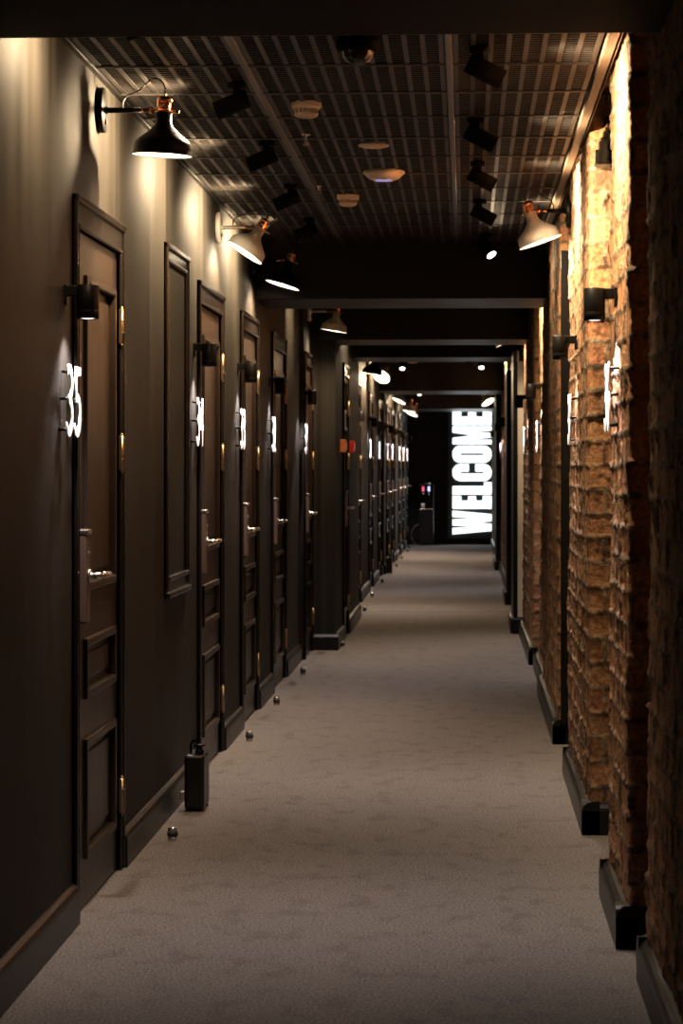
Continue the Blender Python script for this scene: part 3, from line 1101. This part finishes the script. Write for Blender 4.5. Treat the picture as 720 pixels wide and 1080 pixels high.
# ------------------------------------------------------------------ small black cases on the floor
def make_case(x, y, z1, label):
    r = empty('black_case', (x, y, 0))
    tag(r, label, 'case', 'small black cases')
    k = MB()
    k.box(0, .078, 0, .19, .008, z1, .012)
    b = k.build('case_body', mat('black_case_shell', (.004, .004, .004), .35), r)
    k = MB()
    k.box(-.001, .079, .088, .096, .012, z1 - .004, .001)
    k.build('seam_band', M['blackm'], b)
    k = MB()
    k.lathe([(0, 0), (.017, 0), (.017, .012), (.012, .018), (.012, .028), (.022, .030), (.023, .036), (0, .038)], Matrix.Translation((.055, .04, z1 - .001)), 24)
    tag(k.build('top_knob', M['black'], r), 'dark knob with pale top')
    k = MB()
    k.tube([(.020, .06, z1 - .004), (.020, .055, z1 + .028), (.026, .05, z1 + .046), (.034, .045, z1 + .050)], .005, 8)
    k.cyl((.030, .046, z1 + .048), (.042, .042, z1 + .052), .007, seg=12)
    k.build('latch_lever', M['blackm'], r)
    for px in (.012, .066):
        for py in (.016, .174):
            k = MB()
            k.cyl((px, py, 0), (px, py, .012), .008, seg=12)
            k.build('foot', M['rubber'], r)
    k = MB()
    k.box(-.020, .002, .03, .05, .04, .075, .004)
    tag(k.build('side_clip', M['chrome'], r), 'pale metal clip')
    return r


make_case(-1.075, 9.38, .218, 'small upright black case by the wall in front of door 34')
make_case(-.985, 30.35, .20, 'small upright black case by the wall among the far doors')

# ------------------------------------------------------------------ call points by the service door
r = empty('exit_button', (-.935, 18.38, 1.475))
tag(r, 'orange exit call point on the side of the column', 'call point')
k = MB()
k.box(-.002, .045, -.045, .045, -.048, .048, .008)
k.build('housing', M['orange'], r)
k = MB()
k.box(.043, .048, -.030, .030, -.030, .030, .003)
k.build('press_plate', M['paper'], r)
r = empty('fire_call_point', (-.935, 19.75, 1.478))
tag(r, 'red fire alarm call point beside the service door', 'call point')
k = MB()
k.box(-.002, .045, -.045, .045, -.048, .048, .008)
k.build('housing', M['red'], r)
k = MB()
k.box(.043, .048, -.030, .030, -.030, .030, .003)
k.build('press_plate', M['paper'], r)
r = empty('fire_extinguisher', (-1.03, 22.2, 1.40))
# small wall control by the far doors
r.name = 'wall_control'
tag(r, 'small grey wall control panel just past the wall step', 'control panel')
k = MB()
k.box(-.003, .03, -.04, .04, -.07, .07, .006)
k.build('housing', mat('grey_plastic', (.30, .30, .30), .45), r)
k = MB()
k.box(.029, .033, -.025, .025, .01, .05, .002)
k.build('display', M['black'], r)
k = MB()
k.box(-.003, .004, 0, .10, 0, .12, .001)
tag(k.build('notice_card', M['paper'], None, (-1.03 + .002, 22.72, .86)), 'small white notice on the wall low beside the doors', 'notice')

# ------------------------------------------------------------------ lit sign on the end wall
sg = empty('welcome_sign', (-.25, 41.8, .10))
tag(sg, 'tall lit sign reading WELCOME up the end wall', 'sign')
k = MB()
k.box(-.06, .735, -.07, 0.004, 0, 2.25, .006)
k.build('sign_box', M['signbox'], sg)
CAPH = .655


def rrect(w_, h_, r, n=8, cx=.5, cy=.5):
    pts = []
    for qx, qy, a0 in ((1, 1, 0), (-1, 1, 90), (-1, -1, 180), (1, -1, 270)):
        for i in range(n + 1):
            a = math.radians(a0 + 90 * i / n)
            pts.append((cx + qx * (w_ / 2 - r[0]) + r[0] * math.cos(a), cy + qy * (h_ / 2 - r[1]) + r[1] * math.sin(a)))
    return pts


def letter(ch, z0, z1):
    wd = z1 - z0
    # text x -> +z, text y (cap height) -> -x
    fn = lambda u, v, t: ((1 - v) * CAPH + .028, t, z0 - .10 + (.03 + .94 * u) * wd)
    k = MB()
    A, B = -.095, -.066
    if ch == 'W':
        k.prism([(0, 1), (.15, 0), (.44, 0), (.50, .40), (.56, 0), (.85, 0), (1, 1), (.74, 1), (.685, .36), (.625, 1), (.375, 1), (.315, .36), (.26, 1)], A, B, fn)
    elif ch == 'E':
        k.prism([(0, 0), (1, 0), (1, .22), (.62, .22), (.62, .40), (.96, .40), (.96, .60), (.62, .60), (.62, .78), (1, .78), (1, 1), (0, 1)], A, B, fn)
    elif ch == 'L':
        k.prism([(0, 0), (1, 0), (1, .19), (.68, .19), (.68, 1), (0, 1)], A, B, fn)
    elif ch == 'M':
        k.prism([(0, 0), (.24, 0), (.24, .62), (.38, 0), (.62, 0), (.76, .62), (.76, 0), (1, 0), (1, 1), (.66, 1), (.50, .46), (.34, 1), (0, 1)], A, B, fn)
    elif ch == 'O':
        k.strip(rrect(1, 1, (.46, .20)), rrect(.13, .60, (.064, .03)), A, B, fn)
    elif ch == 'C':
        o = rrect(1, 1, (.46, .20))
        i = rrect(.13, .60, (.064, .03))
        # open the right-hand side between 42 % and 58 % of the height
        n = len(o)
        right_top = 0
        oo = [(1, .585)] + o[0:n - 0]
        ii = [(.565, .585)] + i[0:n - 0]
        oo = oo[:1] + o + [(1, .415)]
        ii = ii[:1] + i + [(.565, .415)]
        k.strip(oo, ii, A, B, fn, closed=False)
    k.build('letter_' + ch.lower(), M['letter'], sg)


for ch, a, b in (('W', .163, .584), ('E', .599, .830), ('L', .842, 1.058), ('C', 1.067, 1.369), ('O', 1.375, 1.680), ('M', 1.689, 2.006), ('E', 2.015, 2.252)):
    letter(ch, a, b)

# ------------------------------------------------------------------ water dispenser
wd = empty('water_dispenser', (-.66, 41.30, 0))
tag(wd, 'black water dispenser against the end wall', 'water dispenser')
k = MB()
k.box(-.125, .125, -.12, .20, .02, .60, .012)
k.build('cabinet', mat('black_gloss_plastic', (.010, .010, .011), .25), wd)
k = MB()
k.box(-.125, .125, .02, .20, .60, 1.02, .015)
k.box(-.125, -.105, -.10, .04, .62, 1.00, .008)
k.box(.105, .125, -.10, .04, .62, 1.00, .008)
k.box(-.125, .125, -.10, .04, .90, 1.02, .015)
k.build('head', M['black'], wd)
k = MB()
k.box(-.115, .115, -.13, .03, .60, .616, .004)
tag(k.build('drip_tray', M['chrome'], wd), 'metal drip tray')
k = MB()
k.lathe([(.0, 1.02), (.075, 1.02), (.078, 1.03), (.06, 1.045), (0, 1.05)], Matrix.Translation((0, .05, 0)), 30)
tag(k.build('bottle_collar', M['chrome'], wd), 'pale collar on top')
for x, m, nm in ((-.050, 'redl', 'red lit tap panel'), (.045, 'bluel', 'blue lit tap panel')):
    k = MB()
    k.box(x - .018, x + .018, -.108, -.098, .905, .985, .003)
    tag(k.build('tap_light', M[m], wd), nm)
    k = MB()
    k.cyl((x, -.06, .90), (x, -.06, .86), .010, .013, seg=14)
    k.box(x - .012, x + .012, -.10, -.06, .845, .862, .003)
    k.build('tap', M['chrome'], wd)
k = MB()
k.lathe([(0, .617), (.024, .617), (.030, .70), (.028, .70), (.022, .622), (0, .620)], Matrix.Translation((-.055, -.06, 0)), 24)
tag(k.build('paper_cup', M['paper'], None, (-.66, 41.30, .003)), 'white paper cup on the drip tray of the dispenser', 'cup')
k = MB()
pts = [(-.79, 41.40, .34)] + [(-.79 - .12 * math.sin(t) * 1.0, 41.42, .17 + .17 * math.cos(t)) for t in np.linspace(.2, PI - .2, 12)] + [(-.80, 41.45, .012)]
k.tube(pts, .008, 8)
tag(k.build('water_hose', mat('grey_hose', (.20, .18, .16), .4), None), 'grey hose looping from the water dispenser to the floor', 'hose')
